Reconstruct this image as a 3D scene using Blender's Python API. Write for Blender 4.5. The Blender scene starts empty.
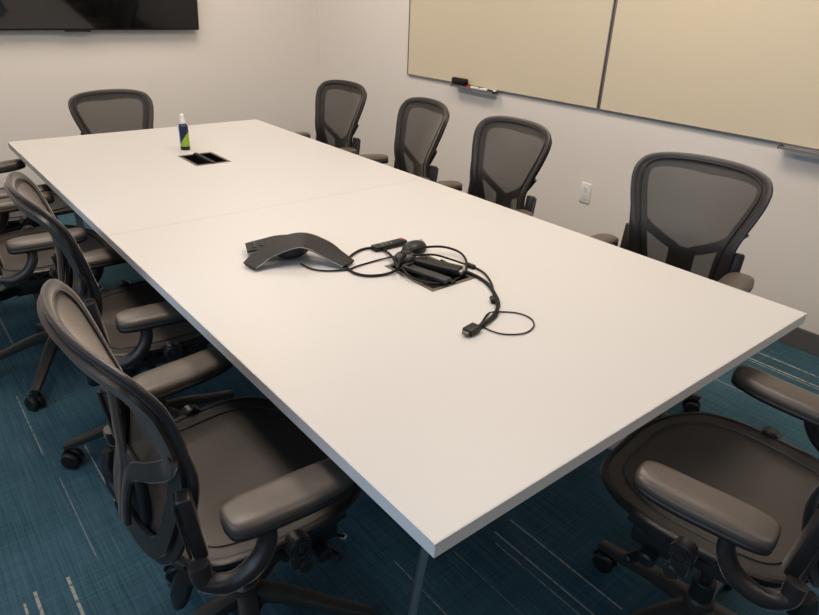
import bpy, bmesh, math, random
from mathutils import Vector, Matrix, Euler
random.seed(7)
S = bpy.context.scene
C = S.collection
PI = math.pi
R = math.radians

# ------------------------------------------------------------------ camera
cam_d = bpy.data.cameras.new('camera')
cam = bpy.data.objects.new('camera', cam_d)
C.objects.link(cam)
cam.location = (-0.4816, -0.4901, 1.4609)
cam.rotation_euler = Euler((1.11153, -0.03793, -0.68229), 'XYZ')
cam_d.sensor_width = 36.0
cam_d.lens = 640.62 * 36.0 / 819.0
cam_d.clip_start = 0.02
S.camera = cam

# ------------------------------------------------------------------ colour management, world
S.view_settings.view_transform = 'Standard'
S.view_settings.look = 'None'
S.view_settings.gamma = 1.0
S.view_settings.use_curve_mapping = False
S.view_settings.exposure = 0.20
w = bpy.data.worlds.new('world')
S.world = w
w.use_nodes = True
w.node_tree.nodes['Background'].inputs[0].default_value = (0.35, 0.5, 0.8, 1)
w.node_tree.nodes['Background'].inputs[1].default_value = 0.6

def area(name, loc, size, power, col, rot=(0, 0, 0)):
    d = bpy.data.lights.new(name, 'AREA')
    d.shape = 'RECTANGLE'
    d.size, d.size_y = size
    d.energy = power
    d.color = col
    o = bpy.data.objects.new(name, d)
    o.location = loc
    o.rotation_euler = rot
    C.objects.link(o)
    return o

WARM = (1.0, 0.86, 0.73)
CEIL = 2.75
LAMPS = [(-0.20, 1.20, 19.5), (1.50, 0.95, 20.5), (-0.10, 3.45, 14.0), (1.40, 3.40, 15.0), (0.95, -1.3, 6)]  # last lamp is unseen front fill, added to brighten the near table edge
for lx, ly, lp in LAMPS:
    area('ceiling_and_fill_light', (lx, ly, CEIL - 0.03), (0.55, 1.15), lp, WARM)
area('window_daylight', (-1.97, 0.2, 1.70), (1.0, 3.4), 22, (0.60, 0.78, 1.0), (0, -PI / 2, 0))

# ------------------------------------------------------------------ materials
MATS = {}
def mat(name, col, rough=0.5, metal=0.0, spec=0.5, noise=0.0, nscale=30.0, bump=0.0, bscale=200.0, emit=None, coat=0.0):
    if name in MATS:
        return MATS[name]
    m = bpy.data.materials.new(name)
    m.use_nodes = True
    nt = m.node_tree
    b = nt.nodes['Principled BSDF']
    b.inputs['Base Color'].default_value = (*col, 1)
    b.inputs['Roughness'].default_value = rough
    b.inputs['Metallic'].default_value = metal
    b.inputs['Specular IOR Level'].default_value = spec
    b.inputs['Coat Weight'].default_value = coat
    tc = nt.nodes.new('ShaderNodeTexCoord')
    n = nt.nodes.new('ShaderNodeTexNoise')
    n.inputs['Scale'].default_value = nscale
    n.inputs['Detail'].default_value = 4
    nt.links.new(tc.outputs['Object'], n.inputs['Vector'])
    mx = nt.nodes.new('ShaderNodeMix')
    mx.data_type = 'RGBA'
    mx.inputs['A'].default_value = (*[c * (1 - noise) for c in col], 1)
    mx.inputs['B'].default_value = (*[min(1, c * (1 + noise)) for c in col], 1)
    nt.links.new(n.outputs['Fac'], mx.inputs['Factor'])
    nt.links.new(mx.outputs['Result'], b.inputs['Base Color'])
    if bump:
        n2 = nt.nodes.new('ShaderNodeTexNoise')
        n2.inputs['Scale'].default_value = bscale
        nt.links.new(tc.outputs['Object'], n2.inputs['Vector'])
        bp = nt.nodes.new('ShaderNodeBump')
        bp.inputs['Strength'].default_value = bump
        bp.inputs['Distance'].default_value = 0.001
        nt.links.new(n2.outputs['Fac'], bp.inputs['Height'])
        nt.links.new(bp.outputs['Normal'], b.inputs['Normal'])
    if emit:
        b.inputs['Emission Color'].default_value = (*emit[0], 1)
        b.inputs['Emission Strength'].default_value = emit[1]
    MATS[name] = m
    return m

M_wall = mat('painted_wall', (0.84, 0.785, 0.73), 0.85, noise=0.01, nscale=2, bump=0.15, bscale=300)
M_ceil = mat('ceiling_paint', (0.62, 0.60, 0.57), 0.9)
M_bounce_cut = mat('bounce_cut_dark', (0.16, 0.155, 0.15), 0.85, noise=0.02)  # dark tone for the unseen walls, chosen to cut bounced fill light
M_base = mat('rubber_baseboard', (0.13, 0.125, 0.12), 0.6, noise=0.03)
M_top = mat('white_laminate', (0.585, 0.572, 0.555), 0.42, noise=0.006, nscale=5, spec=0.4)
M_edge = mat('grey_edge_band', (0.82, 0.80, 0.78), 0.45, noise=0.02)
M_leg = mat('satin_metal', (0.55, 0.56, 0.58), 0.35, metal=0.8, noise=0.03)
M_board = mat('whiteboard_surface', (0.73, 0.635, 0.475), 0.30, noise=0.015, nscale=1.2)
M_alu = mat('aluminium_trim', (0.32, 0.31, 0.30), 0.35, metal=0.8, noise=0.03)
M_frame = mat('graphite_plastic', (0.026, 0.022, 0.022), 0.36, noise=0.08, nscale=60, bump=0.25, bscale=900)
M_arm = mat('armpad_vinyl', (0.088, 0.072, 0.060), 0.34, spec=0.45, noise=0.08, nscale=80, bump=0.3, bscale=700)
M_dark = mat('black_mechanism', (0.018, 0.018, 0.019), 0.45, noise=0.1)
M_basem = mat('graphite_base', (0.05, 0.046, 0.04), 0.42, metal=0.2, noise=0.06)
M_rub = mat('caster_rubber', (0.012, 0.012, 0.013), 0.5, noise=0.1)
M_chrome = mat('chrome', (0.7, 0.7, 0.7), 0.15, metal=1.0)
M_blk = mat('black_plastic', (0.010, 0.009, 0.009), 0.42, spec=0.35, noise=0.1)
M_phone = mat('phone_plastic', (0.016, 0.014, 0.014), 0.55, spec=0.3, noise=0.1, nscale=90)
M_cable = mat('cable_rubber', (0.008, 0.007, 0.007), 0.6, spec=0.25, noise=0.1)
M_silver = mat('silver_trim', (0.45, 0.45, 0.46), 0.3, metal=0.9)
M_white = mat('white_plastic', (0.8, 0.79, 0.77), 0.45)
M_screen = mat('television_glass', (0.004, 0.004, 0.004), 0.06, spec=0.6)
M_red = mat('red_button', (0.5, 0.03, 0.02), 0.4)
M_green = mat('green_marker', (0.03, 0.28, 0.06), 0.4)
M_slot = mat('outlet_slot', (0.12, 0.11, 0.10), 0.5)
M_plate = mat('outlet_plate', (0.85, 0.83, 0.80), 0.4)
M_lampm = mat('lamp_diffuser', (0.9, 0.85, 0.8), 0.5, emit=(WARM, 3.0))
M_grom = mat('grommet_bronze', (0.16, 0.14, 0.12), 0.45, metal=0.5, noise=0.05)

_b = M_frame.node_tree.nodes['Principled BSDF']
_b.inputs['Sheen Weight'].default_value = 0.7
_b.inputs['Sheen Roughness'].default_value = 0.25
_b.inputs['Sheen Tint'].default_value = (1.0, 0.86, 0.76, 1)

def mesh_material(name, a0, a1, g):
    m = bpy.data.materials.new(name)
    m.use_nodes = True
    nt = m.node_tree
    b = nt.nodes['Principled BSDF']
    b.inputs['Roughness'].default_value = 0.42
    b.inputs['Specular IOR Level'].default_value = 0.5
    b.inputs['Sheen Weight'].default_value = 1.0
    b.inputs['Sheen Tint'].default_value = (1.0, 0.86, 0.74, 1)
    b.inputs['Sheen Roughness'].default_value = 0.25
    tc = nt.nodes.new('ShaderNodeTexCoord')
    uvn = tc.outputs['UV']
    mp = nt.nodes.new('ShaderNodeMapping')
    nt.links.new(uvn, mp.inputs['Vector'])
    wv = nt.nodes.new('ShaderNodeTexWave')
    wv.wave_type = 'BANDS'
    wv.bands_direction = 'Y'
    wv.inputs['Scale'].default_value = 110
    wv.inputs['Distortion'].default_value = 0.4
    nt.links.new(mp.outputs['Vector'], wv.inputs['Vector'])
    mr = nt.nodes.new('ShaderNodeMix')
    mr.data_type = 'RGBA'
    mr.inputs['A'].default_value = (g * 0.050, g * 0.042, g * 0.036, 1)
    mr.inputs['B'].default_value = (g * 0.080, g * 0.068, g * 0.058, 1)
    nt.links.new(wv.outputs['Fac'], mr.inputs['Factor'])
    nt.links.new(mr.outputs['Result'], b.inputs['Base Color'])
    mapr = nt.nodes.new('ShaderNodeMapRange')
    mapr.inputs['To Min'].default_value = a0
    mapr.inputs['To Max'].default_value = a1
    nt.links.new(wv.outputs['Fac'], mapr.inputs['Value'])
    nt.links.new(mapr.outputs['Result'], b.inputs['Alpha'])
    bp = nt.nodes.new('ShaderNodeBump')
    bp.inputs['Strength'].default_value = 0.3
    bp.inputs['Distance'].default_value = 0.001
    nt.links.new(wv.outputs['Fac'], bp.inputs['Height'])
    nt.links.new(bp.outputs['Normal'], b.inputs['Normal'])
    return m
M_mesh = mesh_material('back_pellicle', 0.76, 0.92, 0.30)
M_seat = mesh_material('seat_pellicle', 0.97, 1.0, 0.80)

def carpet_material():
    m = bpy.data.materials.new('carpet_tiles')
    m.use_nodes = True
    nt = m.node_tree
    L = nt.links
    N = nt.nodes
    b = N['Principled BSDF']
    b.inputs['Roughness'].default_value = 0.95
    b.inputs['Specular IOR Level'].default_value = 0.1
    tc = N.new('ShaderNodeTexCoord')
    sep = N.new('ShaderNodeSeparateXYZ')
    L.new(tc.outputs['Object'], sep.inputs[0])
    X, Y = sep.outputs[0], sep.outputs[1]
    def math_(op, a, b_=None, c_=None, clamp=False):
        n = N.new('ShaderNodeMath')
        n.operation = op
        n.use_clamp = clamp
        for i, v in enumerate((a, b_, c_)):
            if v is None:
                continue
            if isinstance(v, (int, float)):
                n.inputs[i].default_value = v
            else:
                L.new(v, n.inputs[i])
        return n.outputs[0]
    def noise(sx, sy, sc, det=3, off=0.0):
        mp = N.new('ShaderNodeMapping')
        mp.inputs['Scale'].default_value = (sx, sy, 1)
        mp.inputs['Location'].default_value = (off, off * 0.7, 0)
        L.new(tc.outputs['Object'], mp.inputs['Vector'])
        n = N.new('ShaderNodeTexNoise')
        n.inputs['Scale'].default_value = sc
        n.inputs['Detail'].default_value = det
        L.new(mp.outputs['Vector'], n.inputs['Vector'])
        return n.outputs['Fac']
    def mix(f, A, B):
        n = N.new('ShaderNodeMix')
        n.data_type = 'RGBA'
        for k, v in (('Factor', f), ('A', A), ('B', B)):
            if isinstance(v, (int, float)):
                n.inputs[k].default_value = v
            elif isinstance(v, tuple):
                n.inputs[k].default_value = (*v, 1)
            else:
                L.new(v, n.inputs[k])
        return n.outputs['Result']
    def ramp(v, lo, hi):
        n = N.new('ShaderNodeMapRange')
        n.inputs['From Min'].default_value = lo
        n.inputs['From Max'].default_value = hi
        L.new(v, n.inputs['Value'])
        return n.outputs['Result']
    fine = noise(1, 1, 420, 4)
    cross = noise(3, 120, 1.0, 4, 3.1)
    along = noise(150, 4, 1.0, 4, 5.7)
    patch = noise(1.0, 1.0, 3.0, 4, 9.0)
    v = math_('ADD', math_('MULTIPLY', cross, 0.25), math_('MULTIPLY', along, 0.45))
    v = math_('ADD', v, math_('MULTIPLY', fine, 0.45))
    v = math_('ADD', v, math_('MULTIPLY', patch, 0.25))
    v = ramp(v, 0.45, 0.95)
    col = mix(v, (0.008, 0.036, 0.056), (0.088, 0.180, 0.228))
    # faint long yarn streaks, thresholded, parallel to the table
    st = math_('MULTIPLY', ramp(noise(120, 4.5, 1.0, 2, 11.0), 0.62, 0.70), ramp(noise(6, 3, 1.0, 2, 1.0), 0.45, 0.62))
    col = mix(math_('MULTIPLY', st, 0.40), col, (0.16, 0.27, 0.28))
    # distinct pale yarn lines: x, y0, y1, half width, strength
    lines = [(-0.19, 1.02, 1.574, 0.0022, 0.8), (-0.381, 0.70, 1.018, 0.004, 0.7), (-0.461, 0.72, 1.02, 0.004, 0.7),
             (-0.49, 0.75, 1.0, 0.003, 0.7), (0.671, -0.08, 0.43, 0.0028, 0.7), (0.746, 0.03, 0.435, 0.0026, 0.75),
             (0.641, -0.05, 0.398, 0.0018, 0.6), (2.478, -0.08, 0.475, 0.004, 0.8), (2.391, -0.08, 0.475, 0.004, 0.9),
             (2.370, 0.1, 0.46, 0.003, 0.6), (2.080, 0.0, 0.468, 0.0025, 0.6), (0.36, 0.18, 0.53, 0.0018, 0.6),
             (-0.315, 1.60, 2.04, 0.0025, 0.4), (-0.246, 2.45, 2.95, 0.003, 0.5), (0.52, -0.05, 0.45, 0.0015, 0.3),
             (-0.08, 1.1, 1.5, 0.0016, 0.4), (-0.30, 1.05, 1.45, 0.0016, 0.35), (1.114, -0.4, -0.1, 0.002, 0.4),
             (-0.12, 0.6, 1.0, 0.0018, 0.35), (2.25, -0.05, 0.3, 0.002, 0.4)]
    tot = None
    for x, y0, y1, hw, k in lines:
        dx = math_('ABSOLUTE', math_('SUBTRACT', X, x))
        a = math_('LESS_THAN', dx, hw)
        c = math_('LESS_THAN', math_('ABSOLUTE', math_('SUBTRACT', Y, (y0 + y1) / 2)), (y1 - y0) / 2)
        p = math_('MULTIPLY', math_('MULTIPLY', a, c), k)
        tot = p if tot is None else math_('MAXIMUM', tot, p)
    brk = ramp(noise(40, 60, 1.0, 3, 2.0), 0.36, 0.50)
    tot = math_('MULTIPLY', tot, math_('ADD', math_('MULTIPLY', brk, 0.75), 0.25))
    col = mix(tot, col, (0.50, 0.46, 0.38))
    L.new(col, b.inputs['Base Color'])
    bp = N.new('ShaderNodeBump')
    bp.inputs['Strength'].default_value = 0.6
    bp.inputs['Distance'].default_value = 0.003
    L.new(fine, bp.inputs['Height'])
    L.new(bp.outputs['Normal'], b.inputs['Normal'])
    return m
M_carpet = carpet_material()

# ------------------------------------------------------------------ geometry helpers
def finish(o, smooth=True, ang=40):
    if smooth:
        for p in o.data.polygons:
            p.use_smooth = True
        try:
            o.data.set_sharp_from_angle(angle=math.radians(ang))
        except Exception:
            pass
    return o

def obj(name, bm, m, parent=None, smooth=True, ang=40):
    me = bpy.data.meshes.new(name)
    bmesh.ops.recalc_face_normals(bm, faces=bm.faces)
    bm.to_mesh(me)
    bm.free()
    o = bpy.data.objects.new(name, me)
    C.objects.link(o)
    for q in (m if isinstance(m, (list, tuple)) else [m]):
        me.materials.append(q)
    if parent:
        o.parent = parent
    return finish(o, smooth, ang)

def box(bm, x0, x1, y0, y1, z0, z1, bev=0.0, seg=2, M=None, mi=0):
    t = bmesh.new()
    bmesh.ops.create_cube(t, size=1)
    for v in t.verts:
        v.co = Vector(((x0 + x1) / 2 + v.co.x * (x1 - x0), (y0 + y1) / 2 + v.co.y * (y1 - y0), (z0 + z1) / 2 + v.co.z * (z1 - z0)))
    if bev:
        bmesh.ops.bevel(t, geom=t.edges[:], offset=bev, segments=seg, profile=0.5, affect='EDGES')
    merge(bm, t, M, mi)

def merge(bm, t, M=None, mi=None):
    vm = {}
    for v in t.verts:
        vm[v] = bm.verts.new(M @ v.co if M else v.co)
    for f in t.faces:
        try:
            nf = bm.faces.new([vm[v] for v in f.verts])
            nf.material_index = f.material_index if mi is None else mi
        except ValueError:
            pass
    t.free()

def catmull(pts, n=8, closed=False):
    pts = [Vector(p) for p in pts]
    out = []
    N = len(pts)
    segs = N if closed else N - 1
    for i in range(segs):
        if closed:
            p0, p1, p2, p3 = pts[(i - 1) % N], pts[i], pts[(i + 1) % N], pts[(i + 2) % N]
        else:
            p0 = pts[i - 1] if i > 0 else pts[i] * 2 - pts[i + 1]
            p1, p2 = pts[i], pts[i + 1]
            p3 = pts[i + 2] if i + 2 < N else pts[i + 1] * 2 - pts[i]
        for k in range(n):
            t = k / n
            out.append(0.5 * ((2 * p1) + (p2 - p0) * t + (2 * p0 - 5 * p1 + 4 * p2 - p3) * t * t + (3 * p1 - p0 - 3 * p2 + p3) * t ** 3))
    if not closed:
        out.append(pts[-1])
    return out

def sweep(bm, pts, ra, rb=None, closed=False, seg=12, up=Vector((0, 0, 1)), ups=None, power=2.0, caps=True, mi=0):
    """ra: half width sideways, rb: half height along up; floats or lists"""
    n = len(pts)
    rb = ra if rb is None else rb
    A = ra if isinstance(ra, (list, tuple)) else [ra] * n
    B = rb if isinstance(rb, (list, tuple)) else [rb] * n
    rings = []
    for i, p in enumerate(pts):
        if closed:
            t = pts[(i + 1) % n] - pts[i - 1]
        else:
            t = pts[min(i + 1, n - 1)] - pts[max(i - 1, 0)]
        t = t.normalized()
        u = ups[i] if ups else up
        u = (u - t * u.dot(t))
        if u.length < 1e-5:
            u = Vector((1, 0, 0)) - t * t.x
        u.normalize()
        s = t.cross(u)
        ring = []
        for k in range(seg):
            a = 2 * PI * k / seg
            ca, sa = math.cos(a), math.sin(a)
            ca = math.copysign(abs(ca) ** (2 / power), ca)
            sa = math.copysign(abs(sa) ** (2 / power), sa)
            ring.append(bm.verts.new(p + s * (A[i] * ca) + u * (B[i] * sa)))
        rings.append(ring)
    m = n if closed else n - 1
    for i in range(m):
        r0, r1 = rings[i], rings[(i + 1) % n]
        for k in range(seg):
            f = bm.faces.new((r0[k], r0[(k + 1) % seg], r1[(k + 1) % seg], r1[k]))
            f.material_index = mi
    if not closed and caps:
        for r in (rings[0][::-1], rings[-1]):
            f = bm.faces.new(r)
            f.material_index = mi

def tube(bm, pts, r, seg=10, n=8, closed=False, mi=0):
    sweep(bm, catmull(pts, n, closed), r, closed=closed, seg=seg, mi=mi)

def cyl(bm, a, b, r0, r1=None, seg=24, bev=0.0, mi=0):
    a, b = Vector(a), Vector(b)
    r1 = r0 if r1 is None else r1
    d = (b - a)
    L = d.length
    t = bmesh.new()
    prof = [(0, 0), (r0 - bev, 0), (r0, bev), (r1, L - bev), (r1 - bev, L), (0, L)] if bev else [(0, 0), (r0, 0), (r1, L), (0, L)]
    lathe(t, prof, seg)
    q = Vector((0, 0, 1)).rotation_difference(d.normalized())
    merge(bm, t, Matrix.Translation(a) @ q.to_matrix().to_4x4(), mi)

def lathe(bm, prof, seg=24, mi=0):
    rings = []
    for r, z in prof:
        if r < 1e-6:
            rings.append([bm.verts.new((0, 0, z))])
        else:
            rings.append([bm.verts.new((r * math.cos(2 * PI * k / seg), r * math.sin(2 * PI * k / seg), z)) for k in range(seg)])
    for a, b in zip(rings, rings[1:]):
        for k in range(seg):
            k2 = (k + 1) % seg
            if len(a) == 1 and len(b) == 1:
                continue
            if len(a) == 1:
                f = bm.faces.new((a[0], b[k], b[k2]))
            elif len(b) == 1:
                f = bm.faces.new((a[k], a[k2], b[0]))
            else:
                f = bm.faces.new((a[k], a[k2], b[k2], b[k]))
            f.material_index = mi

def thing(name, label, cat, loc=(0, 0, 0), rotz=0.0, group=None):
    o = bpy.data.objects.new(name, None)
    o.empty_display_size = 0.1
    C.objects.link(o)
    o.location = loc
    o.rotation_euler = (0, 0, rotz)
    o['label'] = label
    o['category'] = cat
    if group:
        o['group'] = group
    return o

def tag(o, label, cat, group=None):
    o['label'] = label
    o['category'] = cat
    if group:
        o['group'] = group
    return o

def struct(name, bm, m, **k):
    o = obj(name, bm, m, smooth=k.get('smooth', False))
    o['kind'] = 'structure'
    if 'label' in k:
        o['label'] = k['label']
    return o

# ------------------------------------------------------------------ room shell
XW, YB = 2.688, 4.633           # right wall, back wall
XL, YF = -1.90, -2.40           # left wall, front wall
TH = 0.12
bm = bmesh.new(); box(bm, XL - TH, XW + TH, YF - TH, YB + TH, -0.1, 0.0); struct('floor', bm, M_carpet)
bm = bmesh.new(); box(bm, XL - TH, XW + TH, YF - TH, YB + TH, CEIL, CEIL + 0.1); struct('ceiling', bm, M_ceil)
bm = bmesh.new(); box(bm, XW, XW + TH, YF, YB, 0.0, CEIL); struct('wall_right', bm, M_wall)
bm = bmesh.new(); box(bm, XL - TH, XW + TH, YB, YB + TH, 0.0, CEIL); struct('wall_back', bm, M_wall)
bm = bmesh.new(); box(bm, XL - TH, XW + TH, YF - TH, YF, 0.0, CEIL); struct('wall_front', bm, M_bounce_cut)
WY0, WY1, WZ0, WZ1 = -1.6, 2.0, 1.15, 2.25
bm = bmesh.new()
box(bm, XL - TH, XL, YF, WY0, 0.0, CEIL); box(bm, XL - TH, XL, WY1, YB, 0.0, CEIL)
box(bm, XL - TH, XL, WY0, WY1, 0.0, WZ0); box(bm, XL - TH, XL, WY0, WY1, WZ1, CEIL)
struct('wall_left', bm, M_bounce_cut)
bm = bmesh.new()
for y0, y1, z0, z1 in ((WY0, WY1, WZ0, WZ0 + 0.04), (WY0, WY1, WZ1 - 0.04, WZ1), (WY0, WY0 + 0.04, WZ0 + 0.04, WZ1 - 0.04),
                       (WY1 - 0.04, WY1, WZ0 + 0.04, WZ1 - 0.04), (0.18, 0.22, WZ0 + 0.04, WZ1 - 0.04)):
    box(bm, XL - 0.09, XL - 0.05, y0, y1, z0, z1, 0.003)
struct('window_1', bm, M_alu)
for n, a in (('baseboard_right', (XW - 0.012, XW - 0.0005, YF + 0.001, YB - 0.013)), ('baseboard_back', (XL + 0.001, XW - 0.0005, YB - 0.012, YB - 0.0005))):
    bm = bmesh.new(); box(bm, *a, 0.0005, 0.1, 0.002); struct(n, bm, M_base)

# ------------------------------------------------------------------ ceiling lamps, with the added front fill
for i, (lx, ly, lp) in enumerate(LAMPS):
    t = thing('ceiling_and_fill_panel', 'recessed rectangular ceiling light panel over the room, the front one added as fill', 'ceiling light', (lx, ly, CEIL), 0, 'ceiling light panels')
    bm = bmesh.new()
    for a in ((-0.3, 0.3, -0.6, -0.575), (-0.3, 0.3, 0.575, 0.6), (-0.3, -0.275, -0.575, 0.575), (0.275, 0.3, -0.575, 0.575)):
        box(bm, *a, -0.022, -0.0005, 0.003)
    obj('frame', bm, M_white, t, False)
    bm = bmesh.new(); box(bm, -0.275, 0.275, -0.575, 0.575, -0.012, -0.002); obj('diffuser', bm, M_lampm, t, False)

# ------------------------------------------------------------------ conference table
W, L, T = 1.302, 3.113, 0.74
GX = 0.651
G1 = (GX, 2.343); G2 = (GX, 0.770)
gw, gl = 0.081, 0.107
table = thing('conference_table', 'large white laminate conference table with two recessed power boxes', 'table', (W / 2, L / 2, 0))
OX, OY = W / 2, L / 2
def plate(bm, xs, ys, skip, z0, z1):
    V = {}
    def v(x, y, z):
        k = (round(x, 5), round(y, 5), z)
        if k not in V:
            V[k] = bm.verts.new((x, y, z))
        return V[k]
    solid = {(i, j) for i in range(len(xs) - 1) for j in range(len(ys) - 1)} - skip
    for i, j in solid:
        a = [(xs[i], ys[j]), (xs[i + 1], ys[j]), (xs[i + 1], ys[j + 1]), (xs[i], ys[j + 1])]
        bm.faces.new([v(x, y, z1) for x, y in a])
        bm.faces.new([v(x, y, z0) for x, y in a][::-1])
        for (di, dj), (p, q) in zip(((0, -1), (1, 0), (0, 1), (-1, 0)), ((0, 1), (1, 2), (2, 3), (3, 0))):
            if (i + di, j + dj) not in solid:
                bm.faces.new([v(*a[p], z0), v(*a[q], z0), v(*a[q], z1), v(*a[p], z1)])
e = 0.0015
for half, (ya, yb_, gy) in enumerate(((e, L / 2 - 0.0006, G2[1]), (L / 2 + 0.0006, L - e, G1[1]))):
    bm = bmesh.new()
    xs = [e - OX, GX - gw - OX, GX + gw - OX, W - e - OX]
    ys = [ya - OY, gy - gl - OY, gy + gl - OY, yb_ - OY]
    plate(bm, xs, ys, {(1, 1)}, T - 0.029, T)
    obj('tabletop', bm, M_top, table, False)
bm = bmesh.new()
zb0, zb1 = T - 0.029, T - 0.0008
box(bm, -OX, -OX + e, -OY, OY, zb0, zb1); box(bm, OX - e, OX, -OY, OY, zb0, zb1)
box(bm, -OX + e, OX - e, -OY, -OY + e, zb0, zb1); box(bm, -OX + e, OX - e, OY - e, OY, zb0, zb1)
obj('edge_band', bm, M_edge, table, False)
# beam frame under the top
bm = bmesh.new()
zt = T - 0.0295
for s in (-1, 1):
    box(bm, s * 0.36 - 0.02, s * 0.36 + 0.02, -OY + 0.35, OY - 0.35, zt - 0.05, zt, 0.003)
for y in (-OY + 0.35, OY - 0.35, -0.25, 0.25):
    box(bm, -0.34, 0.34, y - 0.02, y + 0.02, zt - 0.05, zt, 0.003)
obj('support_frame', bm, M_dark, table, False)
def leg(top, bot):
    bm = bmesh.new()
    a, b = Vector(top), Vector(bot)
    pts = [a.lerp(b, k / 6) for k in range(7)]
    d = Vector((bot[0], bot[1], 0)) - Vector((0, math.copysign(OY, bot[1]), 0))
    sweep(bm, pts, [0.010 - 0.001 * k / 6 for k in range(7)], [0.020 - 0.006 * k / 6 for k in range(7)], seg=16, up=Vector((math.copysign(1, -bot[0]), math.copysign(1, -bot[1]), 0)).normalized(), power=5)
    o = obj('leg', bm, M_leg, table)
    bm = bmesh.new(); cyl(bm, (b.x, b.y, 0.0), (b.x, b.y, 0.014), 0.02, bev=0.003); f = obj('glide', bm, M_leg, o)
leg((0.19 - OX, 0.185 - OY, zt), (0.205 - OX, 0.285 - OY, 0.012))
leg((1.05 - OX, 0.78 - OY, zt), (1.07 - OX, 0.70 - OY, 0.012))
leg((0.19 - OX, L - 0.185 - OY, zt), (0.205 - OX, L - 0.285 - OY, 0.012))
leg((W - 0.19 - OX, L - 0.185 - OY, zt), (W - 0.205 - OX, L - 0.285 - OY, 0.012))

def power_box(center, flap, label):
    gx, gy = center[0] - OX, center[1] - OY
    bm = bmesh.new()
    r = 0.012
    z0, z1 = T, T + 0.0016
    box(bm, gx - gw, gx + gw, gy - gl, gy - gl + r, z0 - 0.002, z1); box(bm, gx - gw, gx + gw, gy + gl - r, gy + gl, z0 - 0.002, z1)
    box(bm, gx - gw, gx - gw + r, gy - gl + r, gy + gl - r, z0 - 0.002, z1); box(bm, gx + gw - r, gx + gw, gy - gl + r, gy + gl - r, z0 - 0.002, z1)
    fr = obj('power_box_frame', bm, M_grom, table, False)
    bm = bmesh.new()
    a, b_ = gw - 0.0015, gl - 0.0015
    d0, d1 = T - 0.11, T - 0.0022
    box(bm, gx - a, gx + a, gy - b_, gy + b_, d0, d0 + 0.003)
    box(bm, gx - a, gx - a + 0.003, gy - b_, gy + b_, d0 + 0.003, d1); box(bm, gx + a - 0.003, gx + a, gy - b_, gy + b_, d0 + 0.003, d1)
    box(bm, gx - a + 0.003, gx + a - 0.003, gy - b_, gy - b_ + 0.003, d0 + 0.003, d1); box(bm, gx - a + 0.003, gx + a - 0.003, gy + b_ - 0.003, gy + b_, d0 + 0.003, d1)
    obj('power_box_well', bm, M_blk, table, False)
    bm = bmesh.new()
    # central spine that carries the two lids, standing slightly open
    box(bm, gx - 0.009, gx + 0.009, gy - gl + 0.004, gy + gl - 0.004, T - 0.006, T + 0.008, 0.002)
    box(bm, gx - gw + r + .002, gx - 0.012, gy - gl + r + .002, gy + gl - r - .002, T - 0.060, T - 0.056, 0.001)
    box(bm, gx + 0.012, gx + gw - r - .002, gy - gl + r + .002, gy + gl - r - .002, T - 0.060, T - 0.056, 0.001)
    obj('power_box_spine', bm, M_blk, table, False)
power_box(G1, 0, '')
power_box(G2, 0, '')

# small plate on the carpet by the near end of the table
bm = bmesh.new()
box(bm, -0.05, 0.05, -0.04, 0.04, 0.0, 0.006, 0.002)
o = obj('floor_cover_plate', bm, mat('blue_grey_plate', (0.30, 0.34, 0.42), 0.5), None, False)
o.location = (1.350, 0.462, 0.0005); o.rotation_euler = (0, 0, math.radians(45))
tag(o, 'small flat blue-grey cover plate on the carpet under the table end', 'cover plate')

# ------------------------------------------------------------------ television
TVX0, TVX1, TVH = 0.160, 1.602, 0.83
tilt = math.radians(5.5)
tv = thing('television', 'large flat black wall television tilted down on the back wall', 'television', ((TVX0 + TVX1) / 2, YB - 0.075, 1.137))
hw = (TVX1 - TVX0) / 2
Mt = Matrix.Rotation(tilt, 4, 'X')
def tvbox(bm, *a, **k):
    box(bm, *a, M=Mt, **k)
bm = bmesh.new(); tvbox(bm, -hw, hw, -0.0, 0.03, 0.0, TVH, bev=0.003); tvbox(bm, -hw * .6, hw * .6, 0.0301, 0.045, 0.08, TVH * .6, bev=0.004); obj('casing', bm, M_blk, tv, False)
bm = bmesh.new(); tvbox(bm, -hw + 0.008, hw - 0.008, -0.002, -0.0004, 0.012, TVH - 0.008); obj('screen', bm, M_screen, tv, False)
bm = bmesh.new(); tvbox(bm, -0.21, -0.045, -0.003, 0.012, -0.009, -0.0003, bev=0.002); obj('sensor_bar', bm, M_blk, tv, False)
bm = bmesh.new(); box(bm, -0.2, 0.2, 0.045, 0.0745, 0.12, 0.34, 0.002); obj('wall_bracket', bm, M_dark, tv, False)

# ------------------------------------------------------------------ whiteboards
def whiteboard(y0, y1, label):
    z0, z1 = 0.905, 2.12
    t = thing('whiteboard', label, 'whiteboard', (XW, (y0 + y1) / 2, z0), 0, None)
    h = (y1 - y0) / 2
    bm = bmesh.new(); box(bm, -0.013, -0.0015, -h + 0.008, h - 0.008, 0.008, z1 - z0 - 0.008); obj('writing_surface', bm, M_board, t, False)
    bm = bmesh.new(); H = z1 - z0
    box(bm, -0.017, -0.001, -h, h, 0, 0.0095, 0.001); box(bm, -0.017, -0.001, -h, h, H - 0.0095, H, 0.001)
    box(bm, -0.017, -0.001, -h, -h + 0.0065, 0.0095, H - 0.0095, 0.001); box(bm, -0.017, -0.001, h - 0.0065, h, 0.0095, H - 0.0095, 0.001)
    obj('trim', bm, M_alu, t, False)
    return t
whiteboard(1.700, 3.388, 'left cream whiteboard panel, the one holding the eraser tray')
whiteboard(0.000, 1.692, 'right cream whiteboard panel, behind the nearest right-hand chair')
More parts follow.
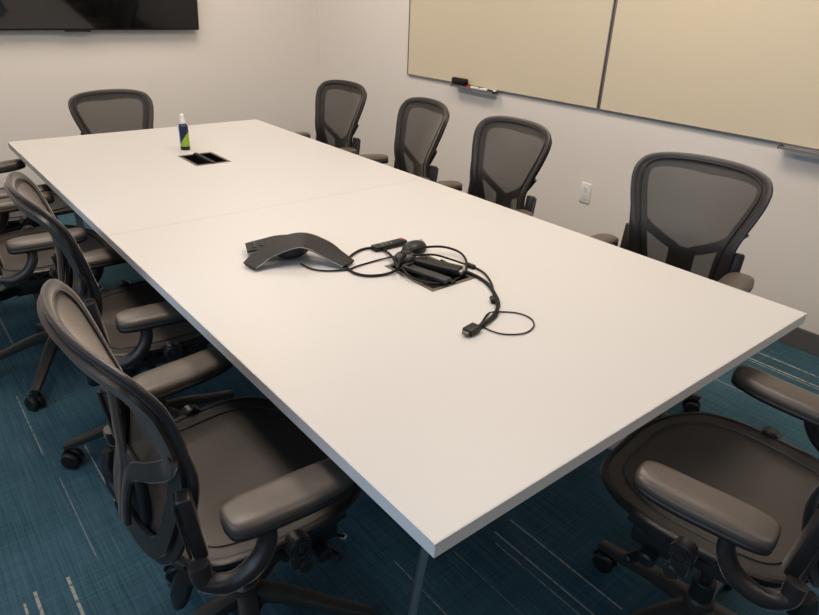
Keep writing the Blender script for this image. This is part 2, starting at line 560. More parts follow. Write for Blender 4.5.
def tray(y, hl, label):
    t = thing('pen_tray', label, 'tray', (XW, y, 0.893), 0, None)
    bm = bmesh.new()
    box(bm, -0.068, -0.0175, -hl, hl, 0.0, 0.004, 0.001)
    box(bm, -0.068, -0.065, -hl, hl, 0.0041, 0.012, 0.001)
    box(bm, -0.021, -0.0175, -hl, hl, 0.0041, 0.011, 0.001)
    obj('shelf', bm, M_alu, t, False)
    for e0, e1 in ((-hl - 0.004, -hl - 0.0002), (hl + 0.0002, hl + 0.004)):
        bm = bmesh.new(); box(bm, -0.066, -0.0185, e0, e1, -0.002, 0.013, 0.001)
        obj('end_cap', bm, M_dark, t, False)
tray(2.66, 0.195, 'narrow metal pen tray under the left whiteboard panel with eraser and markers')
tray(0.45, 0.24, 'narrow empty metal pen tray under the right whiteboard panel')
# eraser
er = thing('whiteboard_eraser', 'black felt whiteboard eraser at the left end of the tray', 'eraser', (XW - 0.045, 2.79, 0.898))
bm = bmesh.new(); box(bm, -0.016, 0.016, -0.066, 0.066, 0.0, 0.016, 0.003); obj('felt_pad', bm, M_dark, er)
bm = bmesh.new(); box(bm, -0.018, 0.018, -0.068, 0.068, 0.0162, 0.054, 0.010, 3); obj('body', bm, M_blk, er)
er.rotation_euler = (0, 0, 0)
def marker(loc, rz, bodym, capm, label, ln=0.115, rad=0.0085):
    t = thing('dry_erase_marker', label, 'marker', loc, rz, 'markers on the whiteboard tray')
    bm = bmesh.new(); cyl(bm, (0, -ln / 2, rad), (0, ln * 0.12, rad), rad, bev=0.002); obj('barrel', bm, bodym, t)
    bm = bmesh.new(); cyl(bm, (0, ln * 0.122, rad), (0, ln / 2, rad), rad * 1.06, rad * 0.9, bev=0.002); obj('cap', bm, capm, t)
marker((XW - 0.035, 2.640, 0.8985), PI, M_green, M_blk, 'green marker with black cap lying at the back of the tray')
marker((XW - 0.055, 2.655, 0.8985), 0, M_white, M_red, 'white marker with red cap next to the black eraser')
marker((XW - 0.035, 2.520, 0.8985), PI, M_white, M_plate, 'plain white marker at the back of the tray, right half')
marker((XW - 0.055, 2.530, 0.8985), PI, M_white, M_blk, 'white marker with black cap at the right end of the tray')

# ------------------------------------------------------------------ wall outlet
ot = thing('wall_outlet', 'white duplex power outlet low on the right wall', 'outlet', (XW, 1.695, 0.372), 0)
bm = bmesh.new(); box(bm, -0.007, -0.0005, -0.036, 0.036, 0.0, 0.116, 0.002); obj('cover_plate', bm, M_plate, ot)
for z in (0.038, 0.078):
    bm = bmesh.new(); t2 = bmesh.new(); lathe(t2, [(0, 0), (0.0165, 0), (0.016, 0.002), (0, 0.002)], 24); merge(bm, t2, Matrix.Translation((-0.0072, 0, z)) @ Matrix.Rotation(-PI / 2, 4, 'Y'))
    s = obj('socket', bm, M_plate, ot)
    bm = bmesh.new()
    for y in (-0.006, 0.006):
        box(bm, -0.0102, -0.0093, y - 0.001, y + 0.001, z + 0.001, z + 0.009)
    box(bm, -0.0102, -0.0093, -0.002, 0.002, z - 0.010, z - 0.006)
    obj('slot', bm, M_slot, s, False)

# ------------------------------------------------------------------ mesh task chair
def lerp_tab(tab, v):
    for (a, x), (b, y) in zip(tab, tab[1:]):
        if v <= b:
            t = (v - a) / (b - a)
            return x + (y - x) * t
    return tab[-1][1]
# back centre profile: (y, z) for v = 0..1, smoothed
BP = [p for p in catmull([(-0.205, 0.47, 0), (-0.182, 0.55, 0), (-0.160, 0.64, 0), (-0.158, 0.71, 0), (-0.185, 0.79, 0), (-0.218, 0.87, 0), (-0.248, 0.935, 0), (-0.264, 0.972, 0)], 9)]
def bsurf(u, v, off=0.0):
    """point on the back's surface; off > 0 is towards the rear"""
    k = max(0.0, min(1.0, v)) * (len(BP) - 1)
    i = min(int(k), len(BP) - 2)
    p = BP[i].lerp(BP[i + 1], k - i)
    d = (BP[i + 1] - BP[i]).normalized()
    conc = 0.85 * (0.35 + 0.65 * min(1, v * 1.3))
    y = p.x + conc * u * u
    n = Vector((conc * 2 * u, -1.0, 0)).normalized()
    n = Vector((n.x * 1, n.y * d.y, 0.0)) + Vector((0, 0, d.x))
    return Vector((u, y, p.y)) + n.normalized() * off
BOUT = [(0, 1.0), (0.09, 0.992), (0.165, 0.965), (0.225, 0.905), (0.254, 0.82), (0.257, 0.73), (0.243, 0.63), (0.222, 0.53), (0.203, 0.42), (0.192, 0.31), (0.184, 0.20), (0.168, 0.10), (0.125, 0.03), (0.06, 0.005)]
BOUT = [(u * 0.925, v) for u, v in BOUT]
bo = [Vector((u, v, 0)) for u, v in BOUT] + [Vector((0, 0.0, 0))] + [Vector((-u, v, 0)) for u, v in BOUT[:0:-1]]
bo = catmull(bo, 5, True)
BLEN = 0.56
def inset(poly, d, sc=(1, 1)):
    out = []
    n = len(poly)
    for i in range(n):
        a, b = poly[i - 1], poly[(i + 1) % n]
        t = Vector(((b.x - a.x), (b.y - a.y) * BLEN, 0)).normalized()
        nn = Vector((t.y, -t.x, 0))      # outline runs clockwise seen from the front
        out.append(Vector((poly[i].x + nn.x * d, poly[i].y + nn.y * d / BLEN, 0)))
    return out

def fan_surface(bm, poly, surf, rings=10, uv=True, center=(0, 0.5)):
    uvl = bm.loops.layers.uv.new('UVMap') if uv else None
    n = len(poly)
    c = Vector((center[0], center[1], 0))
    V = []
    P = []
    for r in range(1, rings + 1):
        t = r / rings
        P.append([c.lerp(p, t) for p in poly])
        V.append([bm.verts.new(surf(q.x, q.y)) for q in P[-1]])
    vc = bm.verts.new(surf(c.x, c.y))
    def uvset(f, cs):
        for lp, q in zip(f.loops, cs):
            lp[uvl].uv = (q.x, q.y)
    for i in range(n):
        j = (i + 1) % n
        f = bm.faces.new((vc, V[0][i], V[0][j])); uvset(f, (c, P[0][i], P[0][j]))
        for r in range(rings - 1):
            f = bm.faces.new((V[r][i], V[r + 1][i], V[r + 1][j], V[r][j])); uvset(f, (P[r][i], P[r + 1][i], P[r + 1][j], P[r][j]))

def band(bm, outer, inner, surf, th):
    """closed solid band between two outlines, th thick towards the rear"""
    n = len(outer)
    def S_(q, o): return bm.verts.new(surf(q.x, q.y, o))
    A = [S_(q, 0) for q in outer]; B = [S_(q, 0) for q in inner]
    A2 = [S_(q, th) for q in outer]; B2 = [S_(q, th) for q in inner]
    for i in range(n):
        j = (i + 1) % n
        for r0, r1 in ((A, B), (B, B2), (B2, A2), (A2, A)):
            bm.faces.new((r0[i], r0[j], r1[j], r1[i]))

# seat surface
SOUT = [(0, 0.276), (0.10, 0.270), (0.175, 0.236), (0.236, 0.170), (0.262, 0.09), (0.262, 0.0), (0.252, -0.08), (0.228, -0.145), (0.175, -0.185), (0.09, -0.198)]
SOUT = [(u * 0.955, v * 0.97) for u, v in SOUT]
so = [Vector((u, v, 0)) for u, v in SOUT] + [Vector((0, -0.20, 0))] + [Vector((-u, v, 0)) for u, v in SOUT[:0:-1]]
so = catmull(so, 5, True)
def ssurf(x, y, off=0.0):
    z = 0.520 + 0.10 * x * x * 4 * 0.55
    if y > 0.12:
        z -= (y - 0.12) ** 2 * 1.3
    z -= 0.018 * math.exp(-((y + 0.04) ** 2) / 0.012) * math.exp(-x * x / 0.02)
    return Vector((x, y, z - off))
def sinset(poly, d):
    out = []
    n = len(poly)
    for i in range(n):
        a, b = poly[i - 1], poly[(i + 1) % n]
        t = (b - a).normalized()
        out.append(poly[i] + Vector((t.y, -t.x, 0)) * d)
    return out

def make_chair():
    t = thing('task_chair', 'x', 'chair')
    # --- back
    bm = bmesh.new()
    ring = inset(bo, 0.012)
    pts = [bsurf(q.x, q.y, 0.004) for q in ring]
    ups = [(bsurf(q.x, q.y, 0.03) - bsurf(q.x, q.y, 0)).normalized() for q in ring]
    wv = [0.0125 + 0.012 * math.exp(-((q.y - 0.27) / 0.17) ** 2) for q in ring]
    sweep(bm, pts, wv, 0.0065, closed=True, seg=12, ups=ups, power=2.6)
    back = obj('backrest', bm, M_frame, t)
    bm = bmesh.new()
    fan_surface(bm, inset(bo, 0.020), lambda u, v: bsurf(u, v, -0.003 + 0.006 * (1 - (u / 0.27) ** 2)))
    obj('back_mesh', bm, M_mesh, back, ang=180)
    # piping seam just inside the rim
    bm = bmesh.new()
    ri = inset(bo, 0.034)
    sweep(bm, [bsurf(q.x, q.y, -0.0025) for q in ri], 0.0022, closed=True, seg=6)
    obj('seam', bm, M_dark, back)
    # carrier frame behind the mesh, with a kite-shaped window and two lower windows
    bm = bmesh.new()
    out = inset(bo, 0.014)
    inn = []
    for q in inset(bo, 0.050):
        v = q.y
        dep = 0.0
        if v > 0.80:
            dep = 0.046 * math.sin(min(1, (v - 0.80) / 0.12) * PI / 2) * (1 - 0.5 * abs(q.x) / 0.2)
        inn.append(Vector((q.x * (0.97 if v < 0.85 else 1), v - dep / BLEN, 0)))
    band(bm, out, inn, lambda u, v, o: bsurf(u, v, 0.012 + o), 0.010)
    for s in (-1, 1):
        P = catmull([bsurf(s * 0.190, 0.56, 0.018), bsurf(s * 0.145, 0.46, 0.026), bsurf(s * 0.085, 0.36, 0.036), bsurf(s * 0.02, 0.27, 0.042), bsurf(s * 0.008, 0.16, 0.040), bsurf(s * 0.01, 0.08, 0.034)], 6)
        n = len(P)
        sweep(bm, P, [0.021 - 0.005 * i / n for i in range(n)], 0.007, seg=10, up=Vector((0, -1, 0.2)), power=3)
    obj('back_frame', bm, M_frame, back)
    bm = bmesh.new()   # lumbar pad
    box(bm, -0.048, 0.048, -0.011, 0.011, -0.085, 0.055, 0.010, 3, M=Matrix.Translation(bsurf(0, 0.22, 0.024)))
    obj('lumbar_pad', bm, M_dark, back)
    # --- seat
    bm = bmesh.new()
    r2 = sinset(so, 0.012)
    sweep(bm, [ssurf(q.x, q.y, 0.006) for q in r2], 0.0115, 0.008, closed=True, seg=10, power=2.6)
    seat = obj('seat', bm, M_frame, t)
    bm = bmesh.new()
    fan_surface(bm, sinset(so, 0.018), lambda x, y: ssurf(x, y, -0.001), center=(0, 0.02))
    obj('seat_mesh', bm, M_seat, seat, ang=180)
    bm = bmesh.new()
    sweep(bm, [ssurf(q.x, q.y, -0.002) for q in sinset(so, 0.050)], 0.0026, closed=True, seg=6)
    obj('seam', bm, M_basem, seat)
    seat_under = []
    for s in (-1, 1):          # side rails that the seat rim sits on
        bm = bmesh.new()
        P = catmull([(s * 0.225, 0.13, 0.478), (s * 0.226, 0.05, 0.462), (s * 0.222, -0.06, 0.455), (s * 0.195, -0.15, 0.462)], 6)
        sweep(bm, P, 0.012, 0.014, seg=10, power=3)
        P = catmull([(s * 0.222, 0.0, 0.458), (s * 0.15, 0.0, 0.41), (s * 0.06, 0.0, 0.385)], 6)
        sweep(bm, P, 0.022, 0.012, seg=10, power=3)
        seat_under.append(obj('seat_rail', bm, M_dark, seat))
    # --- mechanism
    bm = bmesh.new()
    box(bm, -0.075, 0.075, -0.12, 0.12, 0.345, 0.405, 0.014, 3)
    box(bm, -0.16, 0.16, 0.015, 0.085, 0.362, 0.398, 0.012, 3)
    for s in (-1, 1):
        P = catmull([(s * 0.14, 0.04, 0.385), (s * 0.18, 0.02, 0.425), (s * 0.215, -0.02, 0.47), (s * 0.222, -0.06, 0.475)], 6)
        sweep(bm, P, 0.012, 0.018, seg=10, up=Vector((0, 1, 0)), power=3)
        P = catmull([(s * 0.06, -0.10, 0.375), (s * 0.12, -0.17, 0.385), (s * 0.19, -0.20, 0.43), (s * 0.215, -0.19, 0.50)], 6)
        sweep(bm, P, 0.013, 0.018, seg=10, power=3)
    mech = obj('tilt_mechanism', bm, M_dark, t)
    for s in (-1, 1):
        bm = bmesh.new()
        X0 = s * 0.256
        cyl(bm, (X0 - s * 0.020, 0.01, 0.484), (X0 + s * 0.012, 0.01, 0.484), 0.025, bev=0.004)
        tt = bmesh.new()
        lathe(tt, [(0.013, 0), (0.020, 0), (0.020, 0.003), (0.013, 0.003), (0.013, 0)], 24)
        merge(bm, tt, Matrix.Translation((X0 + s * 0.0125, 0.01, 0.484)) @ Matrix.Rotation(s * PI / 2, 4, 'Y'))
        cyl(bm, (X0 + s * 0.0125, 0.01, 0.484), (X0 + s * 0.0150, 0.01, 0.484), 0.008, bev=0.001)
        box(bm, X0 - 0.008, X0 + 0.008, -0.008, 0.028, 0.430, 0.465, 0.005)
        cyl(bm, (X0 - s * 0.015, 0.02, 0.430), (X0 + s * 0.012, 0.02, 0.430), 0.016, bev=0.003)
        obj('pivot_disc', bm, M_frame, mech)
    bm = bmesh.new(); cyl(bm, (0.10, 0.06, 0.375), (0.235, 0.09, 0.395), 0.005); cyl(bm, (0.225, 0.088, 0.394), (0.265, 0.097, 0.40), 0.012, 0.010, bev=0.003); obj('tilt_lever', bm, M_dark, mech)
    bm = bmesh.new(); cyl(bm, (0.08, 0.10, 0.36), (0.185, 0.15, 0.362), 0.004); hl_ = obj('height_lever', bm, M_dark, mech)
    bm = bmesh.new(); cyl(bm, (0.1855, 0.1502, 0.362), (0.199, 0.157, 0.363), 0.007, bev=0.003); lever_tip = obj('lever_tip', bm, M_chrome, hl_)
    bm = bmesh.new()
    for s in (-1, 1):
        box(bm, s * 0.185 - 0.035, s * 0.185 + 0.035, -0.005, 0.125, 0.405, 0.452, 0.010, 3)
        cyl(bm, (s * 0.205, 0.075, 0.410), (s * 0.248, 0.075, 0.402), 0.018, bev=0.004)
    box(bm, -0.16, 0.16, 0.03, 0.09, 0.398, 0.425, 0.008)
    obj('tilt_housing', bm, M_dark, mech)
    bm = bmesh.new(); cyl(bm, (-0.10, 0.05, 0.375), (-0.24, 0.10, 0.39), 0.005); cyl(bm, (-0.225, 0.095, 0.388), (-0.262, 0.108, 0.392), 0.012, 0.010, bev=0.003); obj('tension_knob', bm, M_dark, mech)
    UP = 0.034
    for q_ in seat_under + [mech] + list(mech.children) + [lever_tip]:
        for v in q_.data.vertices:
            v.co.z += UP
    # --- arms
    for s in (-1, 1):
        bm = bmesh.new()
        P = catmull([(s * 0.262, -0.055, 0.632), (s * 0.272, -0.058, 0.59), (s * 0.275, -0.085, 0.55), (s * 0.265, -0.13, 0.528), (s * 0.243, -0.165, 0.535), (s * 0.236, -0.17, 0.57)], 8)
        n = len(P)
        sweep(bm, P, [0.020 - 0.004 * i / n for i in range(n)], [0.015 + 0.004 * i / n for i in range(n)], seg=14, up=Vector((0, 1, 0.01)), power=2.4)
        arm = obj('armrest', bm, M_frame, t)
        bm = bmesh.new()
        cols = [(-0.122, 0.0), (-0.118, 0.62), (-0.105, 0.85), (-0.080, 0.97), (-0.04, 1.0), (0.03, 1.0), (0.075, 0.95), (0.106, 0.84), (0.122, 0.6), (0.127, 0.0)]
        P = []; A = []; B = []
        for yy, k in cols:
            k = max(k, 0.12)
            P.append(Vector((s * 0.252 + s * 0.08 * yy, yy, 0.643 + 0.010 * (yy / 0.13) ** 2 * (1 if yy > 0 else -0.3))))
            A.append(0.0465 * k); B.append(0.0185 * (0.35 + 0.65 * k))
        PP = catmull(P, 3); AA = [x.x for x in catmull([(a, b, 0) for a, b in zip(A, B)], 3)]; BB = [x.y for x in catmull([(a, b, 0) for a, b in zip(A, B)], 3)]
        sweep(bm, PP, AA, BB, seg=24, power=2.7)
        pad = obj('arm_pad', bm, M_arm, arm, ang=70)
        bm = bmesh.new()   # black under-shell of the pad
        sweep(bm, [p - Vector((0, 0, 0.0125)) for p in PP], [a * 1.02 for a in AA], [b * 0.78 for b in BB], seg=24, power=2.4)
        obj('pad_base', bm, M_dark, pad, ang=70)
        bm = bmesh.new()   # height track on the back frame
        R_ = Matrix.Translation((s * 0.200, -0.162, 0.640)) @ Matrix.Rotation(math.radians(7), 4, 'X') @ Matrix.Rotation(s * math.radians(-20), 4, 'Z')
        box(bm, -0.017, 0.017, -0.013, 0.013, -0.085, 0.060, 0.006, 3, M=R_)
        box(bm, -0.020, -0.008, -0.019, -0.0132, -0.075, 0.052, 0.003, 2, M=R_)
        box(bm, 0.008, 0.020, -0.019, -0.0132, -0.075, 0.052, 0.003, 2, M=R_)
        obj('height_track', bm, M_frame, arm)
    # --- column and base
    bm = bmesh.new(); cyl(bm, (0, 0, 0.10), (0, 0, 0.25), 0.026, bev=0.003); cyl(bm, (0, 0, 0.25), (0, 0, 0.385), 0.014); obj('gas_column', bm, M_dark, t)
    bm = bmesh.new()
    cyl(bm, (0, 0, 0.11), (0, 0, 0.20), 0.040, 0.034, bev=0.006)
    for k in range(5):
        a = 2 * PI * k / 5 + PI / 2
        d = Vector((math.cos(a), math.sin(a), 0))
        P = catmull([d * 0.025 + Vector((0, 0, 0.160)), d * 0.10 + Vector((0, 0, 0.146)), d * 0.20 + Vector((0, 0, 0.110)), d * 0.30 + Vector((0, 0, 0.078))], 5)
        n = len(P)
        sweep(bm, P, [0.026 - 0.010 * i / n for i in range(n)], [0.021 - 0.010 * i / n for i in range(n)], seg=10, power=3)
    base = obj('base', bm, M_basem, t)
    for k in range(5):
        a = 2 * PI * k / 5 + PI / 2
        d = Vector((math.cos(a), math.sin(a), 0)); q = Vector((-d.y, d.x, 0))
        c = d * 0.298
        bm = bmesh.new()
        sw = random.uniform(-1.2, 1.2)
        ax = (q * math.cos(sw) + d * math.sin(sw)); fw = Vector((-ax.y, ax.x, 0))
        wc = c + fw * 0.014 + Vector((0, 0, 0.030))
        for s in (-1, 1):
            cyl(bm, wc + ax * s * 0.008, wc + ax * s * 0.026, 0.0295, bev=0.005)
        cyl(bm, wc - ax * 0.008, wc + ax * 0.008, 0.012)
        cyl(bm, c + Vector((0, 0, 0.045)), c + Vector((0, 0, 0.074)), 0.008)
        tt = bmesh.new()   # hood between the wheels
        P = [wc + fw * (0.030 * math.cos(b)) + Vector((0, 0, 0.030 * math.sin(b))) for b in [PI * j / 8 for j in range(9)]]
        sweep(bm, P, 0.006, 0.003, seg=6, up=ax)
        obj('caster', bm, M_rub, base)
    return t

proto = make_chair()
def copy_tree(o, parent=None):
    c = o.copy(); C.objects.link(c)
    if parent:
        c.parent = parent
    for ch in list(o.children):
        copy_tree(ch, c)
    return c

chairs = [  # x, y, heading, base turn, label
    (-0.070, 0.560, -90, 35, 'nearest mesh chair on the left side of the table, seen from behind', 0),
    (0.022, 1.390, -93, 18, 'second mesh chair from the camera on the left side, behind the nearest one', 0),
    (-0.110, 2.150, -91, 24, 'third mesh chair on the left side, its armrest by the left picture edge', 0),
    (-0.085, 2.790, -90, 55, 'farthest left-side mesh chair, only a black armrest showing at the picture edge', 0),
    (0.640, 3.330, 188, 0, 'mesh chair at the far end of the table below the television', -0.09),
    (1.470, 2.755, 90, 0, 'farthest mesh chair on the right side, nearest the room corner', 0),
    (1.475, 2.065, 77, 0, 'mesh chair on the right side beneath the eraser tray, second from corner', 0),
    (1.470, 1.440, 83, 0, 'mesh chair on the right side, just left of the wall outlet', 0),
    (1.500, 0.540, 96, 0, 'nearest mesh chair on the right side, right of the wall outlet', 0.005),
    (0.764, -0.132, 7, -18, 'mesh chair pulled up to the near end, cropped at lower right', 0.005),
]
made = [proto] + [copy_tree(proto) for _ in chairs[1:]]
for o, (x, y, h, bt, lab, dz) in zip(made, chairs):
    o.location = (x, y, 0)
    o.rotation_euler = (0, 0, R(h))
    o['label'] = lab
    o['group'] = 'mesh task chairs around the conference table'
    for ch in o.children:
        if ch.name.startswith('base'):
            ch.rotation_euler = (0, 0, R(bt))
        elif not ch.name.startswith('gas_column'):
            ch.location.z = dz

# ------------------------------------------------------------------ things on the table
# spray bottle
bt = thing('spray_bottle', 'small spray cleaner bottle with white cap and blue and green label', 'bottle', (0.651, 2.560, T), R(-40))
bt.scale = (0.92, 0.92, 0.88)
def bottle_label():
    m = bpy.data.materials.new('bottle_label'); m.use_nodes = True
    nt = m.node_tree; b = nt.nodes['Principled BSDF']; b.inputs['Roughness'].default_value = 0.3
    tc = nt.nodes.new('ShaderNodeTexCoord'); sp = nt.nodes.new('ShaderNodeSeparateXYZ'); nt.links.new(tc.outputs['Object'], sp.inputs[0])
    def mm(op, a, b_):
        n = nt.nodes.new('ShaderNodeMath'); n.operation = op
        for i, v in enumerate((a, b_)):
            if isinstance(v, float): n.inputs[i].default_value = v
            else: nt.links.new(v, n.inputs[i])
        return n.outputs[0]
    X, Z = sp.outputs[0], sp.outputs[2]
    gf = mm('LESS_THAN', mm('SUBTRACT', Z, mm('MULTIPLY', X, 1.6)), 0.055)
    wf = mm('LESS_THAN', X, -0.014)
    def mx(f, A, B):
        n = nt.nodes.new('ShaderNodeMix'); n.data_type = 'RGBA'; nt.links.new(f, n.inputs['Factor'])
        for k, v in (('A', A), ('B', B)):
            if isinstance(v, tuple): n.inputs[k].default_value = (*v, 1)
            else: nt.links.new(v, n.inputs[k])
        return n.outputs['Result']
    c = mx(gf, (0.010, 0.014, 0.05), (0.28, 0.42, 0.03))
    c = mx(wf, c, (0.30, 0.40, 0.70))
    nt.links.new(c, b.inputs['Base Color'])
    return m
bm = bmesh.new(); lathe(bm, [(0, 0), (0.022, 0), (0.024, 0.003), (0.024, 0.020), (0, 0.020)], 32); obj('bottle_base', bm, M_blk, bt)
bm = bmesh.new(); lathe(bm, [(0, 0.0202), (0.0245, 0.0202), (0.0245, 0.118), (0.021, 0.132), (0.012, 0.139), (0, 0.139)], 32); obj('bottle_body', bm, bottle_label(), bt)
bm = bmesh.new(); lathe(bm, [(0, 0.1392), (0.0135, 0.1392), (0.0135, 0.158), (0.0115, 0.160), (0.0095, 0.185), (0.006, 0.188), (0, 0.188)], 24); cyl(bm, (0, 0, 0.174), (0.0, -0.016, 0.176), 0.0035); obj('spray_cap', bm, M_white, bt)

# conference phone: an arch of two drooping legs with a keypad leg behind
ph = thing('conference_phone', 'black arched conference phone with a keypad leg behind', 'phone', (0.395, 1.085, T), 0)
def arch(path, wid, name, th=0.009):
    """path: centre line points (x, y, z); wid: half width list; a bent slab with bevelled lower sides"""
    P = catmull(path, 6)
    Wd = [p.x for p in catmull([(a, 0, 0) for a in wid], 6)]
    bm = bmesh.new(); rows = []; edge = ([], [])
    n = len(P)
    for i, p in enumerate(P):
        t = P[min(i + 1, n - 1)] - P[max(i - 1, 0)]
        q = Vector((-t.y, t.x, 0)).normalized()
        nn = t.normalized().cross(q); nn = nn if nn.z > 0 else -nn
        a, b = p + q * Wd[i], p - q * Wd[i]
        rows.append([bm.verts.new(v) for v in (a, p + nn * 0.003, b, b - nn * th * 0.5 - q * -0.002, b - nn * th + q * 0.008, a - nn * th - q * 0.008, a - nn * th * 0.5 - q * 0.002)])
        edge[0].append(a + q * 0.0003 - nn * 0.001); edge[1].append(b - q * 0.0003 - nn * 0.001)
    m = 7
    for r0, r1 in zip(rows, rows[1:]):
        for k in range(m):
            bm.faces.new((r0[k], r0[(k + 1) % m], r1[(k + 1) % m], r1[k]))
    bm.faces.new(rows[0]); bm.faces.new(rows[-1][::-1])
    o = obj(name, bm, M_phone, ph, ang=45)
    bm = bmesh.new(); sweep(bm, edge[1], 0.0011, seg=6); obj('trim_line', bm, M_silver, o)
    return o, P
px0, py0 = 0.395, 1.085
def rel(x, y, z): return (x - px0, y - py0, z)
arch([rel(0.240, 1.070, 0.012), rel(0.290, 1.078, 0.034), rel(0.350, 1.075, 0.052), rel(0.402, 1.056, 0.061), rel(0.440, 1.020, 0.048), rel(0.462, 0.975, 0.028), rel(0.480, 0.928, 0.012)],
     [0.029, 0.037, 0.050, 0.061, 0.048, 0.037, 0.029], 'speaker_arch')
o_, _ = arch([rel(0.395, 1.115, 0.050), rel(0.370, 1.142, 0.042), rel(0.335, 1.160, 0.032), rel(0.285, 1.180, 0.022)], [0.030, 0.036, 0.038, 0.034], 'keypad_leg')
bm = bmesh.new()
for i in range(3):
    for j in range(3):
        c = Vector((0.345 - px0, 1.155 - py0, 0.0330)).lerp(Vector((0.300 - px0, 1.174 - py0, 0.0235)), i / 2.4)
        q = Vector((0.38, 0.92, 0)) * ((j - 1) * 0.017)
        box(bm, -0.0055, 0.0055, -0.0050, 0.0050, 0, 0.003, 0.001, M=Matrix.Translation(c + q + Vector((0, 0, 0.002))) @ Matrix.Rotation(R(-22), 4, 'Z'))
obj('key_block', bm, M_dark, o_)
bm = bmesh.new()   # inner body hanging beneath the arch
t2 = bmesh.new(); lathe(t2, [(0, 0.002), (0.030, 0.002), (0.046, 0.012), (0.050, 0.028), (0.040, 0.048), (0, 0.056)], 28)
merge(bm, t2, Matrix.Translation((0.39 - px0, 1.095 - py0, 0)) @ Matrix.Diagonal((1.15, 0.8, 1, 1)))
obj('loudspeaker_body', bm, mat('dark_blue_grey', (0.03, 0.035, 0.05), 0.5), ph)

# remote, pucks and cables lying around the near power box
z0 = T
rc = thing('remote_control', 'slim black remote control with a red button beside the cable box', 'remote control', (0.674, 0.990, T), R(-90))
bm = bmesh.new(); box(bm, -0.016, 0.016, -0.062, 0.062, 0.0, 0.017, 0.005, 3); obj('body', bm, M_blk, rc)
bm = bmesh.new(); cyl(bm, (0, 0.048, 0.0172), (0, 0.048, 0.0185), 0.005, bev=0.0005); obj('power_button', bm, M_red, rc)
for k in range(6):
    bm = bmesh.new(); cyl(bm, (-0.006 + 0.012 * (k % 2), -0.03 + 0.016 * (k // 2), 0.0172), (-0.006 + 0.012 * (k % 2), -0.03 + 0.016 * (k // 2), 0.0182), 0.0035, bev=0.0005); obj('button', bm, mat('grey_button', (0.25, 0.25, 0.25), 0.5), rc)
def dome(name, loc, rz, sx, sy, sz, label, cat, m=M_blk, extra=False):
    t = thing(name, label, cat, loc, rz)
    bm = bmesh.new(); t2 = bmesh.new(); lathe(t2, [(0, 0), (0.90, 0), (0.97, 0.12), (1.0, 0.3), (0.94, 0.55), (0.78, 0.80), (0.45, 0.96), (0, 1.0)], 32)
    merge(bm, t2, Matrix.Diagonal((sx, sy, sz, 1))); b_ = obj('shell', bm, m, t)
    return t
ms = dome('computer_mouse', (0.716, 0.918, T + 0.0), R(-80), 0.031, 0.048, 0.033, 'rounded black computer mouse behind the cables', 'mouse')
bm = bmesh.new(); t2 = bmesh.new(); cyl(t2, (-0.003, 0.030, 0.027), (0.003, 0.030, 0.027), 0.007, bev=0.001); merge(bm, t2); obj('scroll_wheel', bm, M_silver, ms)
pk = dome('cable_reel', (0.640, 0.868, T + 0.0018), R(20), 0.037, 0.034, 0.030, 'round black cable reel on the edge of the open cable box', 'cable reel', M_dark)
bm = bmesh.new(); t2 = bmesh.new(); lathe(t2, [(0.0, 0.0), (0.016, 0.0), (0.014, 0.003), (0, 0.003)], 24); merge(bm, t2, Matrix.Translation((0, 0, 0.0295))); obj('hub_cap', bm, M_blk, pk)
# power adapter and dongle lying over the box
ad = thing('video_adapter', 'flat black video adapter lying across the open cable box', 'adapter', (0.675, 0.760, T + 0.0085), R(22))
bm = bmesh.new(); box(bm, -0.020, 0.020, -0.070, 0.070, 0.0, 0.019, 0.005, 3); obj('body', bm, M_blk, ad)
bm = bmesh.new(); box(bm, -0.014, 0.014, -0.079, -0.0702, 0.004, 0.015, 0.002); obj('plug', bm, M_silver, ad)
ad2 = thing('power_strip_block', 'narrow dark power block with silver edge in the cable box', 'power block', (0.615, 0.745, T + 0.0085), R(12))
bm = bmesh.new(); box(bm, -0.015, 0.015, -0.078, 0.078, 0.0, 0.012, 0.003, 3); obj('body', bm, M_dark, ad2)
bm = bmesh.new(); box(bm, 0.0152, 0.017, -0.060, -0.010, 0.003, 0.009, 0.0005); obj('edge_strip', bm, M_silver, ad2)
def cable(name, pts, r, label, lift=None):
    bm = bmesh.new(); tube(bm, pts, r, seg=10, n=10)
    o = obj(name, bm, M_cable); tag(o, label, 'cable', None); return o
cab_A = cable('network_cable', [(0.365, 1.002, 0.752), (0.376, 1.001, 0.744), (0.383, 0.965, 0.744), (0.411, 0.932, 0.744), (0.461, 0.909, 0.744), (0.505, 0.914, 0.744), (0.571, 0.917, 0.744), (0.624, 0.901, 0.75), (0.625, 0.847, 0.77)], 0.0026, 'thin black cable running out from under the conference phone')
cab_B = cable('coiled_cable', [(0.548, 0.787, 0.77), (0.578, 0.834, 0.762), (0.619, 0.909, 0.752), (0.638, 0.977, 0.745), (0.615, 1.008, 0.745), (0.572, 1.009, 0.745), (0.515, 0.978, 0.745), (0.475, 0.933, 0.745), (0.463, 0.882, 0.745), (0.481, 0.841, 0.745), (0.526, 0.82, 0.745), (0.575, 0.816, 0.75), (0.612, 0.795, 0.77)], 0.0038, 'black cable looped between the phone and the cable box')
cab_C = cable('looped_cable', [(0.568, 0.812, 0.76), (0.604, 0.843, 0.77), (0.674, 0.871, 0.77), (0.737, 0.873, 0.766), (0.784, 0.85, 0.762), (0.805, 0.806, 0.754), (0.777, 0.749, 0.748), (0.715, 0.696, 0.745), (0.643, 0.679, 0.745), (0.588, 0.698, 0.748), (0.567, 0.749, 0.752), (0.578, 0.806, 0.756)], 0.0036, 'black cable looped in a wide circle over the cable box')
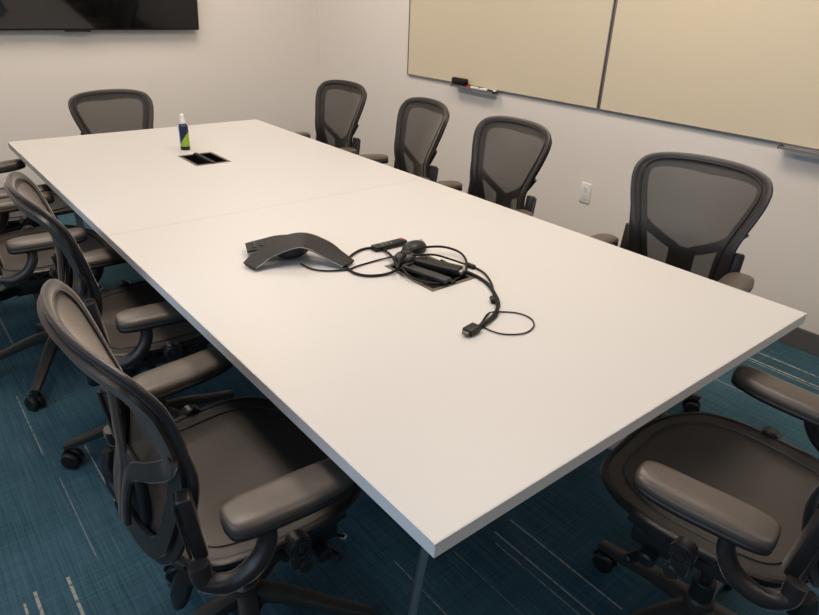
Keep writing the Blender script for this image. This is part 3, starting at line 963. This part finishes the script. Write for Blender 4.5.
cab_D = cable('video_cable', [(0.703, 0.781, 0.76), (0.715, 0.726, 0.752), (0.733, 0.68, 0.746), (0.727, 0.619, 0.745), (0.692, 0.551, 0.745), (0.651, 0.498, 0.745), (0.591, 0.46, 0.745), (0.545, 0.445, 0.746), (0.516, 0.439, 0.747)], 0.005, 'thick black cable curving from the box to the flat video plug')
cab_E = cable('audio_cable', [(0.638, 0.828, 0.775), (0.698, 0.81, 0.77), (0.736, 0.783, 0.758), (0.763, 0.751, 0.748), (0.776, 0.715, 0.745), (0.77, 0.666, 0.744), (0.733, 0.602, 0.744), (0.683, 0.545, 0.744), (0.629, 0.481, 0.751), (0.605, 0.46, 0.744), (0.556, 0.443, 0.748), (0.511, 0.435, 0.749)], 0.003, 'thin black cable with two ferrite beads beside the thick cable')
cab_F = cable('thin_cable', [(0.497, 0.426, 0.752), (0.551, 0.457, 0.743), (0.588, 0.472, 0.75), (0.628, 0.471, 0.743), (0.66, 0.441, 0.743), (0.666, 0.403, 0.743), (0.645, 0.372, 0.743), (0.61, 0.358, 0.743), (0.58, 0.362, 0.743), (0.549, 0.384, 0.743), (0.537, 0.413, 0.743), (0.539, 0.441, 0.743), (0.567, 0.464, 0.743), (0.603, 0.483, 0.743)], 0.0018, 'thin black cable ending in a small flat loop at the far right')
def bead(p, q, r, parent):
    bm = bmesh.new(); p, q = Vector(p), Vector(q); d = (q - p).normalized() * 0.014; cyl(bm, p - d, p + d, r, bev=0.002); obj('ferrite_bead', bm, M_blk, parent)
bead((0.773, 0.725, 0.746), (0.774, 0.714, 0.746), 0.0075, cab_E)
bead((0.658, 0.526, 0.747), (0.635, 0.495, 0.747), 0.0065, cab_E)
pa, pb = Vector((0.514, 0.438, 0.749)), Vector((0.474, 0.431, 0.749))
dd = (pb - pa).normalized(); Mx = Matrix.Translation(pa) @ Matrix.Rotation(math.atan2(dd.y, dd.x) , 4, 'Z')
bm = bmesh.new(); ln = (pb - pa).length; box(bm, 0.0, ln, -0.014, 0.014, -0.007, 0.009, 0.003, 3, M=Mx); hd = obj('plug_housing', bm, M_blk, cab_D)
bm = bmesh.new(); box(bm, ln + 0.0002, ln + 0.008, -0.0085, 0.0085, -0.003, 0.004, 0.001, 2, M=Mx); obj('metal_plug', bm, M_grom, hd)

# ------------------------------------------------------------------ END
